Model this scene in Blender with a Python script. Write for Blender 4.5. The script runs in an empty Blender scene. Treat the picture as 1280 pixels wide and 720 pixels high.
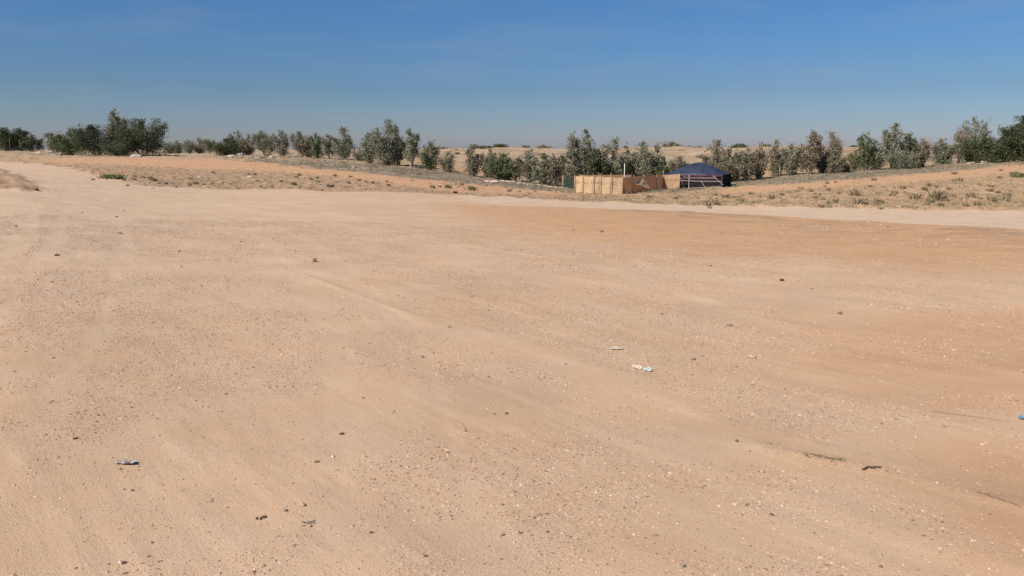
import bpy, math
import numpy as np
from mathutils import Vector

# ------------------------------------------------------------------ camera, sky, sun
C = bpy.context.scene.collection
SC = bpy.context.scene
F = 1004.0; HR = 188.0; CH = 1.7
PITCH = math.atan((360.0 - HR) / F)
cam_d = bpy.data.cameras.new('camera'); cam = bpy.data.objects.new('camera', cam_d); C.objects.link(cam)
cam_d.sensor_width = 36.0; cam_d.lens = 36.0 * F / 1280.0
cam_d.clip_start = 0.05; cam_d.clip_end = 20000
cam.location = (0, 0, CH); cam.rotation_euler = (math.pi/2 - PITCH, 0, 0)
SC.camera = cam

SUN_EL = 43.0; SUN_AZ = (-0.80, -0.60)
sun_rot = math.atan2(SUN_AZ[0], SUN_AZ[1])
W = bpy.data.worlds.new('World'); SC.world = W; W.use_nodes = True
nt = W.node_tree; nt.nodes.clear()
out = nt.nodes.new('ShaderNodeOutputWorld'); bg = nt.nodes.new('ShaderNodeBackground')
sky = nt.nodes.new('ShaderNodeTexSky'); sky.sky_type = 'NISHITA'; sky.sun_disc = False
sky.sun_elevation = math.radians(SUN_EL); sky.sun_rotation = sun_rot % (2*math.pi)
sky.altitude = 600; sky.air_density = 1.0; sky.dust_density = 1.2; sky.ozone_density = 2.5
bg.inputs['Strength'].default_value = 0.085
geo = nt.nodes.new('ShaderNodeTexCoord')
sep = nt.nodes.new('ShaderNodeSeparateXYZ'); nt.links.new(geo.outputs['Generated'], sep.inputs[0])
ramp = nt.nodes.new('ShaderNodeValToRGB'); nt.links.new(sep.outputs['Z'], ramp.inputs[0])
SKY_RAMP = [(0.0, (0.68, 0.66, 0.84)), (0.03, (0.48, 0.55, 0.735)), (0.07, (0.355, 0.475, 0.64)), (0.127, (0.325, 0.50, 0.71)), (0.19, (0.30, 0.51, 0.74)), (0.5, (0.42, 0.60, 0.80))]
cr = ramp.color_ramp
while len(cr.elements) < len(SKY_RAMP): cr.elements.new(0.5)
for e, (p, c) in zip(cr.elements, SKY_RAMP): e.position = p; e.color = (*c, 1)
mul = nt.nodes.new('ShaderNodeMixRGB'); mul.blend_type = 'MULTIPLY'; mul.inputs[0].default_value = 1
nt.links.new(sky.outputs[0], mul.inputs[1]); nt.links.new(ramp.outputs[0], mul.inputs[2])
# thin cirrus wisps
mp = nt.nodes.new('ShaderNodeMapping'); mp.inputs['Scale'].default_value = (3.0, 3.0, 22.0)
nt.links.new(geo.outputs['Generated'], mp.inputs[0])
cn = nt.nodes.new('ShaderNodeTexNoise'); cn.inputs['Scale'].default_value = 1.6; cn.inputs['Detail'].default_value = 6
nt.links.new(mp.outputs[0], cn.inputs[0])
cmr = nt.nodes.new('ShaderNodeMapRange'); cmr.inputs[1].default_value = 0.52; cmr.inputs[2].default_value = 0.85
cmr.inputs[3].default_value = 0; cmr.inputs[4].default_value = 0.30
nt.links.new(cn.outputs[0], cmr.inputs[0])
cl = nt.nodes.new('ShaderNodeMixRGB'); cl.inputs[2].default_value = (2.6, 2.9, 3.6, 1)
nt.links.new(cmr.outputs[0], cl.inputs[0]); nt.links.new(mul.outputs[0], cl.inputs[1])
nt.links.new(cl.outputs[0], bg.inputs['Color']); nt.links.new(bg.outputs[0], out.inputs[0])

sd = bpy.data.lights.new('sun', 'SUN'); sd.energy = 4.6; sd.angle = math.radians(0.5); sd.color = (1.0, 0.94, 0.84)
so = bpy.data.objects.new('sun', sd); C.objects.link(so)
sv = Vector((SUN_AZ[0]*math.cos(math.radians(SUN_EL)), SUN_AZ[1]*math.cos(math.radians(SUN_EL)), math.sin(math.radians(SUN_EL)))).normalized()
so.rotation_euler = sv.to_track_quat('Z', 'Y').to_euler(); so.location = (-30, -20, 60)
SC.view_settings.view_transform = 'Standard'; SC.view_settings.look = 'None'
SC.view_settings.gamma = 1; SC.view_settings.exposure = 0.50

# ------------------------------------------------------------------ noise, materials, helpers
def _h(ix, iy, s):
    n = (ix.astype(np.int64)*374761393 + iy.astype(np.int64)*668265263 + s*1442695041) & 0xffffffff
    n = ((n ^ (n >> 13))*1274126177) & 0xffffffff
    n = n ^ (n >> 16)
    return (n & 0xffffff)/float(0xffffff)
def vn(x, y, s=0):
    xi = np.floor(x); yi = np.floor(y); fx = x-xi; fy = y-yi
    fx = fx*fx*(3-2*fx); fy = fy*fy*(3-2*fy)
    a = _h(xi, yi, s); b = _h(xi+1, yi, s); c = _h(xi, yi+1, s); d = _h(xi+1, yi+1, s)
    return (a*(1-fx)+b*fx)*(1-fy)+(c*(1-fx)+d*fx)*fy
def fbm(x, y, s=0, o=4):
    t = 0; a = 0.5; n = 0
    for k in range(o):
        t = t + a*vn(x, y, s+k*17); n += a; a *= 0.5; x = x*2.03+5.1; y = y*2.03+3.7
    return t/n*2-1
def ss(a, b, x):
    t = np.clip((x-a)/(b-a), 0, 1); return t*t*(3-2*t)

def mk(name, col, rough=0.9, spec=0.2, var=0.0, vscale=3.0, transl=0.0, island=None, bump=0.0, bscale=20.0):
    m = bpy.data.materials.new(name); m.use_nodes = True; t = m.node_tree
    p = t.nodes['Principled BSDF']; p.inputs['Roughness'].default_value = rough
    p.inputs['Specular IOR Level'].default_value = spec
    o = t.nodes['Material Output']
    src = t.nodes.new('ShaderNodeRGB'); src.outputs[0].default_value = (*col, 1); s = src.outputs[0]
    tc = t.nodes.new('ShaderNodeTexCoord')
    if island:
        g = t.nodes.new('ShaderNodeNewGeometry'); r = t.nodes.new('ShaderNodeValToRGB')
        while len(r.color_ramp.elements) < len(island): r.color_ramp.elements.new(0.5)
        for i, (e, c) in enumerate(zip(r.color_ramp.elements, island)):
            e.position = i/(len(island)-1); e.color = (*c, 1)
        t.links.new(g.outputs['Random Per Island'], r.inputs[0]); s = r.outputs[0]
    if var:
        n = t.nodes.new('ShaderNodeTexNoise'); n.inputs['Scale'].default_value = vscale; n.inputs['Detail'].default_value = 5
        t.links.new(tc.outputs['Object'], n.inputs[0])
        mr = t.nodes.new('ShaderNodeMapRange'); mr.inputs[1].default_value = 0.3; mr.inputs[2].default_value = 0.7
        mr.inputs[3].default_value = 1-var; mr.inputs[4].default_value = 1+var
        t.links.new(n.outputs[0], mr.inputs[0])
        mm = t.nodes.new('ShaderNodeVectorMath'); mm.operation = 'SCALE'
        t.links.new(s, mm.inputs[0]); t.links.new(mr.outputs[0], mm.inputs['Scale']); s = mm.outputs[0]
    t.links.new(s, p.inputs['Base Color'])
    if bump:
        n2 = t.nodes.new('ShaderNodeTexNoise'); n2.inputs['Scale'].default_value = bscale; n2.inputs['Detail'].default_value = 4
        t.links.new(tc.outputs['Object'], n2.inputs[0])
        b = t.nodes.new('ShaderNodeBump'); b.inputs['Strength'].default_value = 0.6; b.inputs['Distance'].default_value = bump
        t.links.new(n2.outputs[0], b.inputs['Height']); t.links.new(b.outputs[0], p.inputs['Normal'])
    if transl:
        tr = t.nodes.new('ShaderNodeBsdfTranslucent'); t.links.new(s, tr.inputs[0])
        mx = t.nodes.new('ShaderNodeMixShader'); mx.inputs[0].default_value = transl
        t.links.new(p.outputs[0], mx.inputs[1]); t.links.new(tr.outputs[0], mx.inputs[2]); t.links.new(mx.outputs[0], o.inputs[0])
    return m

def tag(o, label=None, cat=None, group=None, kind=None):
    if label: o['label'] = label
    if cat: o['category'] = cat
    if group: o['group'] = group
    if kind: o['kind'] = kind
    return o
def empty(name, loc, rz=0, **k):
    o = bpy.data.objects.new(name, None); C.objects.link(o); o.location = loc; o.rotation_euler = (0, 0, rz)
    o.empty_display_size = 0.3
    return tag(o, **k)
def np_mesh(name, V, Fc, mat, parent=None, smooth=False, loc=None):
    V = np.asarray(V, dtype=np.float32); Fc = np.asarray(Fc, dtype=np.int32)
    me = bpy.data.meshes.new(name); k = Fc.shape[1]
    me.vertices.add(len(V)); me.vertices.foreach_set('co', V.ravel())
    me.loops.add(Fc.size); me.loops.foreach_set('vertex_index', Fc.ravel())
    me.polygons.add(len(Fc)); me.polygons.foreach_set('loop_start', np.arange(0, Fc.size, k, dtype=np.int32))
    me.polygons.foreach_set('use_smooth', np.full(len(Fc), smooth, dtype=bool))
    me.update(calc_edges=True); me.validate()
    if mat: me.materials.append(mat)
    o = bpy.data.objects.new(name, me); C.objects.link(o)
    if parent: o.parent = parent
    if loc is not None: o.location = loc
    return o
class MB:
    def __init__(s): s.v = []; s.f = []
    def add(s, V, Fc):
        b = len(s.v); s.v += [tuple(map(float, p)) for p in V]; s.f += [tuple(b+i for i in f) for f in Fc]
    def tube(s, pts, rad, n=6):
        pts = [Vector(p) for p in pts]
        if not hasattr(rad, '__len__'): rad = [rad]*len(pts)
        b = len(s.v)
        for i, p in enumerate(pts):
            d = (pts[min(i+1, len(pts)-1)]-pts[max(i-1, 0)]).normalized()
            a = d.cross(Vector((0.31, 0.9, 0.17))).normalized(); c = d.cross(a)
            for k in range(n):
                t = 2*math.pi*k/n; s.v.append(tuple(p+(a*math.cos(t)+c*math.sin(t))*rad[i]))
        for i in range(len(pts)-1):
            for k in range(n):
                s.f.append((b+i*n+k, b+i*n+(k+1) % n, b+(i+1)*n+(k+1) % n, b+(i+1)*n+k))
        s.f.append(tuple(b+k for k in range(n))[::-1]); s.f.append(tuple(b+(len(pts)-1)*n+k for k in range(n)))
    def box(s, c, sz, rz=0):
        ca, sa = math.cos(rz), math.sin(rz); V = []
        for dz in (-1, 1):
            for dx, dy in ((-1, -1), (1, -1), (1, 1), (-1, 1)):
                x, y = dx*sz[0]/2, dy*sz[1]/2
                V.append((c[0]+x*ca-y*sa, c[1]+x*sa+y*ca, c[2]+dz*sz[2]/2))
        s.add(V, [(3, 2, 1, 0), (4, 5, 6, 7), (0, 1, 5, 4), (1, 2, 6, 5), (2, 3, 7, 6), (3, 0, 4, 7)])
    def build(s, name, mat, parent=None, smooth=False, loc=None):
        me = bpy.data.meshes.new(name); me.from_pydata(s.v, [], s.f); me.update()
        for p in me.polygons: p.use_smooth = smooth
        me.materials.append(mat); o = bpy.data.objects.new(name, me); C.objects.link(o)
        if parent: o.parent = parent
        if loc is not None: o.location = loc
        return o

# ------------------------------------------------------------------ terrain heights
def row_slope(row):          # drop per metre of depth for a sight line at that row
    yc = (360-row)/F
    return (math.sin(PITCH)-yc*math.cos(PITCH))/(math.cos(PITCH)+yc*math.sin(PITCH))
YS = [45, 60, 86, 110, 150, 220, 400, 900, 3000]
COLS = {
    0:    [227, 216, 207, 201, 195, 189.5, 188.3, 188.3, 188.2],
    150:  [238, 226, 211, 203, 194.5, 191, 189.3, 188.6, 188.2],
    250:  [243, 235.5, 217, 205, 195.5, 191.5, 189.5, 188.6, 188.2],
    360:  [246, 238, 222, 208, 196, 191.5, 189.5, 188.6, 188.2],
    480:  [250, 241, 226, 212, 199, 193, 188.2, 188.6, 188.2],
    600:  [255, 246, 234, 221, 206, 196, 186.0, 190, 188.6],
    700:  [259, 251, 242.5, 232, 214, 200, 185.5, 190, 188.6],
    780:  [261, 253, 244, 234, 213, 198, 184.5, 190, 188.6],
    900:  [264, 253, 240.5, 228, 208, 195, 183.3, 190, 188.6],
    1020: [266, 249, 231, 219, 204, 193, 183.5, 190, 188.6],
    1150: [266, 246, 224, 213, 203, 196, 188, 189.2, 188.4],
    1280: [266, 242, 217, 206, 199, 194, 189, 188.8, 188.4],
}
us = sorted(COLS)
LR = np.linspace(math.log(1.0), math.log(6000), 420)
ANG = np.linspace(-math.pi, math.pi, 1441)
tab_a = []; tab = []
def prof(z45, Y, Z):
    Y = [0.5, 3, 15, 30]+Y; Z = [0, 0.03*z45, 0.3*z45, 0.67*z45]+Z
    return Y, Z
for u in us:
    th = math.atan((u-640)/F/1.0146)
    Z = [CH-Y*row_slope(r) for Y, r in zip(YS, COLS[u])]
    Yl, Z = prof(Z[0], list(YS), Z)
    r = np.array(Yl)/math.cos(th)
    tab_a.append(th); tab.append(np.interp(LR, np.log(r), Z))
flat = np.interp(LR, np.log([1, 50, 200, 6000]), [0, 0, 0.3, 0.5])
TA = np.array([-math.pi, -1.6]+tab_a+[1.6, math.pi]); TZ = np.array([flat, flat]+tab+[flat, flat])
G = np.empty((len(ANG), len(LR)))
for j in range(len(LR)): G[:, j] = np.interp(ANG, TA, TZ[:, j])
def blur(A, s, ax):
    k = np.exp(-0.5*(np.arange(-3*s, 3*s+1)/s)**2); k /= k.sum()
    P = np.pad(A, [(3*s, 3*s) if i == ax else (0, 0) for i in range(2)], mode='edge')
    return np.apply_along_axis(lambda v: np.convolve(v, k, 'valid'), ax, P)
G = blur(blur(G, 6, 0), 4, 1)
def gbase(x, y):
    x = np.asarray(x, float); y = np.asarray(y, float)
    r = np.maximum(np.hypot(x, y), 1.0); a = np.arctan2(x, y)
    fa = (a+math.pi)/(2*math.pi)*(len(ANG)-1); fr = (np.log(r)-LR[0])/(LR[1]-LR[0])
    ia = np.clip(fa.astype(int), 0, len(ANG)-2); ir = np.clip(fr.astype(int), 0, len(LR)-2)
    ta = fa-ia; tr = np.clip(fr-ir, 0, 1)
    return (G[ia, ir]*(1-ta)+G[ia+1, ir]*ta)*(1-tr)+(G[ia, ir+1]*(1-ta)+G[ia+1, ir+1]*ta)*tr
def pix(u, v):               # where the sight line of that spot of the photo meets the ground
    xc = (u-640)/F; yc = (360-v)/F; d = math.cos(PITCH)+yc*math.sin(PITCH); s = row_slope(v)
    Y = np.exp(np.linspace(math.log(1.5), math.log(3000), 2500)); X = Y*xc/d
    hit = np.nonzero(CH-Y*s <= gbase(X, Y))[0]
    i = hit[0] if len(hit) else len(Y)-1
    return float(X[i]), float(Y[i])
def W2(poly): return np.array([pix(u, v) for u, v in poly])
def sdf(P, x, y):            # signed distance in metres, positive inside
    d = np.full(x.shape, 1e9); ins = np.zeros(x.shape, bool); n = len(P)
    for i in range(n):
        a = P[i]; b = P[(i+1) % n]; e = b-a; L = max(e@e, 1e-9)
        t = np.clip(((x-a[0])*e[0]+(y-a[1])*e[1])/L, 0, 1)
        d = np.minimum(d, np.hypot(x-a[0]-t*e[0], y-a[1]-t*e[1]))
        c = ((a[1] > y) != (b[1] > y))
        with np.errstate(divide='ignore', invalid='ignore'):
            ins ^= c & (x < (b[0]-a[0])*(y-a[1])/(b[1]-a[1]+1e-12)+a[0])
    return np.where(ins, d, -d)
def ldist(P, x, y):
    d = np.full(x.shape, 1e9)
    for i in range(len(P)-1):
        a = P[i]; b = P[i+1]; e = b-a; t = np.clip(((x-a[0])*e[0]+(y-a[1])*e[1])/max(e@e, 1e-9), 0, 1)
        d = np.minimum(d, np.hypot(x-a[0]-t*e[0], y-a[1]-t*e[1]))
    return d
# zones of the ground, laid out as outlines on the land
P_LOT = W2([(-350, 200), (0, 202), (45, 205), (85, 210), (112, 216), (135, 224), (170, 231), (240, 236), (330, 237), (430, 240), (520, 241.5), (600, 245),
            (680, 250), (760, 253), (860, 257), (1000, 260.5), (1280, 263.5), (1600, 266), (2200, 700), (640, 1400), (-900, 700), (-500, 330), (-60, 236), (28, 239), (50, 237), (32, 224), (8, 214), (-350, 206)])
P_TRK = W2([(560, 242), (680, 250), (760, 253), (860, 257), (1000, 260.5), (1280, 263.5), (1600, 266), (1600, 300), (1280, 287), (1125, 279.5), (1065, 275.5), (991, 271), (917, 267), (860, 264), (720, 259), (600, 256)])
P_ORA = W2([(560, 256), (700, 258), (860, 262), (1000, 268), (1280, 282), (1500, 290), (1500, 350), (1280, 338), (1000, 326), (850, 322), (700, 300), (620, 280)])
P_OR2 = W2([(900, 432), (1050, 400), (1400, 370), (1400, 480), (1200, 500), (1000, 470)])
P_OR3 = W2([(1130, 600), (1260, 560), (1500, 560), (1500, 720), (1250, 700)])
P_LFO = W2([(50, 197), (150, 196), (250, 196), (330, 200), (430, 212), (500, 219), (560, 226), (660, 236), (720, 243), (640, 244), (560, 239), (500, 232), (430, 222), (330, 213), (220, 210), (60, 203)])
P_RSO = W2([(905, 234), (980, 231), (1080, 223), (1180, 214), (1280, 206.5), (1500, 200), (1500, 208), (1280, 216), (1180, 224), (1080, 231), (980, 238), (905, 243)])
P_ISL = W2([(-300, 209), (8, 214), (32, 224), (50, 237), (28, 240), (-60, 237), (-300, 240)])
LN = [W2([(-100, 196), (200, 194), (330, 197.5), (430, 207), (500, 214), (600, 226), (700, 236), (800, 238)]),
      W2([(905, 229), (1000, 224), (1100, 215), (1200, 207), (1290, 203), (1500, 198)])]
L_EDGE = W2([(330, 325), (430, 362), (540, 405), (700, 450), (790, 492), (870, 535), (960, 562), (1040, 578), (1130, 598), (1280, 636), (1500, 700)])
L_RUTS = [W2(p) for p in (
    [(860, 321), (960, 324), (1100, 329), (1300, 336)], [(850, 312), (1000, 318), (1300, 327)],
    [(120, 236), (160, 300), (120, 420), (-40, 640)], [(200, 240), (330, 300), (420, 420), (430, 720)],
    [(240, 242), (380, 300), (520, 420), (620, 720)], [(60, 216), (30, 300), (-200, 500)], [(90, 222), (70, 300), (-60, 480)],
    [(420, 250), (620, 330), (900, 450), (1300, 540)], [(460, 246), (700, 320), (1000, 420), (1300, 480)],
    [(30, 640), (52, 680), (70, 720)], [(560, 250), (700, 290), (1300, 350)], [(600, 263), (880, 272), (1290, 292)])]
def zones(x, y):
    x = np.asarray(x, float); y = np.asarray(y, float); r = np.hypot(x, y)
    jit = fbm(x*0.35, y*0.35, 3)*(0.4+0.012*r)+fbm(x*1.7, y*1.7, 5)*0.3
    g = lambda P, w: ss(-w, w, sdf(P, x, y)+jit)
    lot = g(P_LOT, 0.5); trk = g(P_TRK, 0.35); ora = ss(-2.5, 2.5, sdf(P_ORA, x, y)+jit*1.5)*0.9; ora = np.maximum(ora, 0.7*ss(-1.0, 1.0, sdf(P_OR2, x, y)+jit*1.5))
    ora = np.maximum(ora, 0.8*ss(-0.6, 0.6, sdf(P_OR3, x, y)+jit))*(1-trk)
    lfo = g(P_LFO, 2.5); rso = g(P_RSO, 1.5); isl = g(P_ISL, 0.5)
    lit = np.zeros_like(x)
    for L in LN: lit = np.maximum(lit, 1-ss(6, 11, ldist(L, x, y)+jit*2))
    lit = lit*(1-lot)
    dune = ss(125, 175, r+jit*6)
    lit = lit*(1-0.7*dune)
    sandy = np.clip(np.maximum(lfo, rso), 0, 1)*(1-lit*0.85)*(1-lot)
    edge = ldist(L_EDGE, x, y)
    rut = np.zeros_like(x)
    for L in L_RUTS:
        d = ldist(L, x, y)+fbm(x*0.4, y*0.4, 9)*0.25
        rut = np.maximum(rut, 1-ss(0.08, 0.22, np.abs(np.abs(d)-0.0)))
    return dict(lot=lot, trk=trk, ora=ora, sandy=sandy, lit=lit, dune=dune, isl=isl, edge=edge, rut=rut)
def zfull(x, y, Z=None):
    x = np.asarray(x, float); y = np.asarray(y, float)
    if Z is None: Z = zones(x, y)
    r = np.hypot(x, y); h = gbase(x, y)
    rough = 1-Z['lot']
    h = h+0.022*fbm(x*0.35, y*0.35, 21)*ss(1, 8, r)+0.006*fbm(x*2.2, y*2.2, 23)
    h = h+rough*(0.07*fbm(x*0.5, y*0.5, 25)+0.075*np.maximum(fbm(x*1.6, y*1.6, 27), -0.1))*(1-0.4*Z['sandy'])*(1+0.9*ss(0, 1, r/60))
    h = h+rough*0.10*(1-ss(0, 3.5, np.abs(sdf(P_LOT, x, y)+1.2)))*(fbm(x*0.8, y*0.8, 33)*0.8+0.5)
    h = h+Z['isl']*0.22*np.maximum(fbm(x*0.4, y*0.4, 35)+0.35, 0)
    h = h+Z['dune']*(1.7*fbm(x*0.03, y*0.03, 29)+0.45*fbm(x*0.15, y*0.15, 31))*ss(150, 300, r)
    e = Z['edge']+fbm(x*0.8, y*0.8, 37)*0.12
    h = h+0.013*np.exp(-(e/0.09)**2)*ss(0.35, 0.65, vn(x*0.9, y*0.9, 38))*(0.4+0.8*vn(x*5, y*5, 39))-0.0025*Z['rut']
    h = h+Z['lot']*0.007*np.maximum(fbm((x*0.79+y*0.62)*2.2, (x*0.62-y*0.79)*0.35, 61)-0.12, 0)*2.2
    return h
def gz(x, y): return float(zfull(np.array([x]), np.array([y]))[0])

fine = np.radians(np.arange(-40, 40.001, 0.09)); lo = np.radians(np.arange(-180, -40, 2.0)); hi = np.radians(np.arange(42, 180, 2.0))
A = np.concatenate([lo, fine, hi]); R = np.concatenate([[0.4], np.exp(np.arange(math.log(1.2), math.log(200), 0.0085)), np.exp(np.arange(math.log(201), math.log(7000), 0.03))])
aa, rr = np.meshgrid(A, R, indexing='ij'); X = (rr*np.sin(aa)).ravel(); Y = (rr*np.cos(aa)).ravel()
Z = zones(X, Y); H = zfull(X, Y, Z)
V = np.stack([X, Y, H], 1); na, nr = len(A), len(R)
idx = np.arange(na*nr).reshape(na, nr); nx = np.roll(idx, -1, axis=0)
Q = np.stack([idx[:, :-1], nx[:, :-1], nx[:, 1:], idx[:, 1:]], -1).reshape(-1, 4)[:, ::-1]
V = np.vstack([V, [[0, 0, 0]]])

# ground material
gm = bpy.data.materials.new('desert_ground'); gm.use_nodes = True; t = gm.node_tree; p = t.nodes['Principled BSDF']
p.inputs['Roughness'].default_value = 0.95; p.inputs['Specular IOR Level'].default_value = 0.12
tc = t.nodes.new('ShaderNodeTexCoord')
def N(scale, det=5, rough=0.55, dist=0.0):
    n = t.nodes.new('ShaderNodeTexNoise'); n.inputs['Scale'].default_value = scale; n.inputs['Detail'].default_value = det
    n.inputs['Roughness'].default_value = rough; n.inputs['Distortion'].default_value = dist
    t.links.new(tc.outputs['Object'], n.inputs[0]); return n.outputs[0]
def MR(s, a, b, c, d):
    n = t.nodes.new('ShaderNodeMapRange'); t.links.new(s, n.inputs[0])
    for i, v in enumerate((a, b, c, d)): n.inputs[i+1].default_value = v
    return n.outputs[0]
def MX(f, a, b, mode='MIX'):
    n = t.nodes.new('ShaderNodeMixRGB'); n.blend_type = mode
    for i, v in enumerate((f, a, b)):
        if hasattr(v, 'links'): t.links.new(v, n.inputs[i])
        elif isinstance(v, tuple): n.inputs[i].default_value = (*v, 1)
        else: n.inputs[i].default_value = v
    return n.outputs[0]
def MA(op, a, b):
    n = t.nodes.new('ShaderNodeMath'); n.operation = op
    for i, v in enumerate((a, b)):
        if hasattr(v, 'links'): t.links.new(v, n.inputs[i])
        else: n.inputs[i].default_value = v
    return n.outputs[0]
def AT(name):
    a = t.nodes.new('ShaderNodeAttribute'); a.attribute_name = name
    s = t.nodes.new('ShaderNodeSeparateColor'); t.links.new(a.outputs['Color'], s.inputs[0]); return s.outputs
z1 = AT('zone_a'); z2 = AT('zone_b'); z3 = AT('zone_c'); z4 = AT('zone_d')
COL = dict(tan=(0.51, 0.335, 0.215), tan2=(0.44, 0.28, 0.165), pale=(0.50, 0.365, 0.262), orange=(0.435, 0.242, 0.122), straw=(0.42, 0.275, 0.16),
           straw2=(0.21, 0.155, 0.095), sandy=(0.47, 0.27, 0.15), litter=(0.17, 0.135, 0.095), litter2=(0.31, 0.235, 0.165), dune=(0.40, 0.29, 0.19), dune2=(0.27, 0.185, 0.115))
big = MR(N(0.16, 4), 0.35, 0.65, 0, 1); mid = MR(N(1.1, 5, 0.6), 0.35, 0.68, 0, 1)
lotc = MX(big, COL['tan'], COL['tan2']); lotc = MX(MA('MULTIPLY', mid, 0.45), lotc, COL['pale'])
lotc = MX(z3[1], lotc, COL['pale'])
lotc = MX(z1[1], lotc, MX(mid, COL['orange'], (0.45, 0.265, 0.142)))
lotc = MX(MA('MULTIPLY', z1[2], 0.8), lotc, COL['pale'])
lotc = MX(MA('MULTIPLY', z3[0], 0.10), lotc, COL['pale'])
fm = MR(N(0.5, 6, 0.7), 0.38, 0.62, 0, 1); fm2 = MR(N(1.6, 6, 0.8), 0.46, 0.60, 0, 1)
fieldc = MX(fm2, MX(fm, COL['straw'], (0.45, 0.265, 0.145)), COL['straw2'])
fieldc = MX(z2[0], fieldc, MX(MA('MULTIPLY', fm2, 0.35), COL['sandy'], COL['straw2']))
litc = MX(fm, MX(fm2, COL['litter'], (0.085, 0.072, 0.048)), MX(fm2, COL['litter2'], COL['straw2']))
fieldc = MX(z2[1], fieldc, litc)
dn = MR(N(0.06, 6, 0.65), 0.4, 0.62, 0, 1)
dunec = MX(dn, COL['dune'], COL['dune2'])
fieldc = MX(z2[2], fieldc, dunec)
fieldc = MX(MA('MULTIPLY', z3[2], 0.75), fieldc, MX(fm2, (0.38, 0.24, 0.15), (0.17, 0.12, 0.078)))
col = MX(z1[0], fieldc, lotc)
lotc2 = MX(MA('MULTIPLY', z4[0], MR(N(0.55, 7, 0.85), 0.47, 0.55, 0, 0.9)), col, (0.24, 0.155, 0.095))
col = lotc2
mpn = t.nodes.new('ShaderNodeMapping'); mpn.vector_type = 'TEXTURE'; mpn.inputs['Rotation'].default_value = (0, 0, math.radians(-52)); mpn.inputs['Scale'].default_value = (5.0, 0.66, 1)
t.links.new(tc.outputs['Object'], mpn.inputs[0])
def NS(sc, det, ro):
    n = t.nodes.new('ShaderNodeTexNoise'); n.inputs['Scale'].default_value = sc; n.inputs['Detail'].default_value = det; n.inputs['Roughness'].default_value = ro
    t.links.new(mpn.outputs[0], n.inputs[0]); return n.outputs[0]
st1 = NS(1.0, 4, 0.6); st2 = NS(4.5, 5, 0.65)
col = MX(MA('MULTIPLY', z1[0], MR(st1, 0.50, 0.62, 0, 0.30)), col, (0.40, 0.255, 0.155))
col = MX(MA('MULTIPLY', z1[0], MR(st2, 0.52, 0.66, 0, 0.30)), col, (0.53, 0.385, 0.265))
# grains: dark and pale specks of coarse sand
g1 = N(130, 2, 0.6); g2 = N(60, 4, 0.75); g3 = N(7, 5, 0.7)
patch = MR(N(0.55, 5, 0.65), 0.42, 0.62, 0, 1)
dk = MA('MULTIPLY', MR(g1, 0.57, 0.68, 0, 0.75), MA('ADD', patch, 0.22))
col = MX(dk, col, (0.19, 0.12, 0.08))
lt = MA('MULTIPLY', MR(g2, 0.56, 0.68, 0, 0.5), patch)
col = MX(lt, col, (0.60, 0.48, 0.38))
dk3 = MR(g3, 0.60, 0.76, 0, 0.3); col = MX(dk3, col, (0.28, 0.18, 0.11))
hue = MR(N(0.9, 3), 0.3, 0.7, 0.93, 1.06)
vm = t.nodes.new('ShaderNodeVectorMath'); vm.operation = 'SCALE'; t.links.new(col, vm.inputs[0]); t.links.new(hue, vm.inputs['Scale'])
t.links.new(vm.outputs[0], p.inputs['Base Color'])
hsum = MA('ADD', MA('MULTIPLY', g1, 0.007), MA('ADD', MA('MULTIPLY', g2, 0.009), MA('ADD', MA('MULTIPLY', g3, 0.006), MA('MULTIPLY', st2, 0.012))))
b = t.nodes.new('ShaderNodeBump'); b.inputs['Strength'].default_value = 0.55; b.inputs['Distance'].default_value = 1.0
t.links.new(hsum, b.inputs['Height']); t.links.new(b.outputs[0], p.inputs['Normal'])

ground = np_mesh('ground', V, Q, gm, smooth=True); tag(ground, kind='structure')
def attr(o, name, a, b_, c):
    at = o.data.color_attributes.new(name, 'FLOAT_COLOR', 'POINT')
    n = len(o.data.vertices); D = np.zeros((n, 4), dtype=np.float32); D[:len(a), 0] = a; D[:len(a), 1] = b_; D[:len(a), 2] = c; D[:, 3] = 1
    at.data.foreach_set('color', D.ravel())
attr(ground, 'zone_a', Z['lot'], Z['ora'], Z['trk'])
attr(ground, 'zone_b', Z['sandy'], Z['lit'], Z['dune'])
leftpale = ss(2.0, -10.0, X+0.05*Y)*ss(3, 14, Y)*0.55
verge = ss(-30.0, -20.0, sdf(P_LOT, X, Y)+4*fbm(X*0.12, Y*0.12, 55))*(1-Z['lot'])*(1-Z['sandy'])*ss(14, 2, X)*ss(100, 88, Y)
crust = ss(14, 3, -sdf(P_TRK, X, Y)+3*fbm(X*0.15, Y*0.3, 57))*(1-Z['trk'])*Z['ora']*ss(2, 8, X)
attr(ground, 'zone_d', crust, crust*0, crust*0)
attr(ground, 'zone_c', Z['rut'], leftpale, np.maximum(Z['isl']*0.8, verge*0.9))

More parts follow.
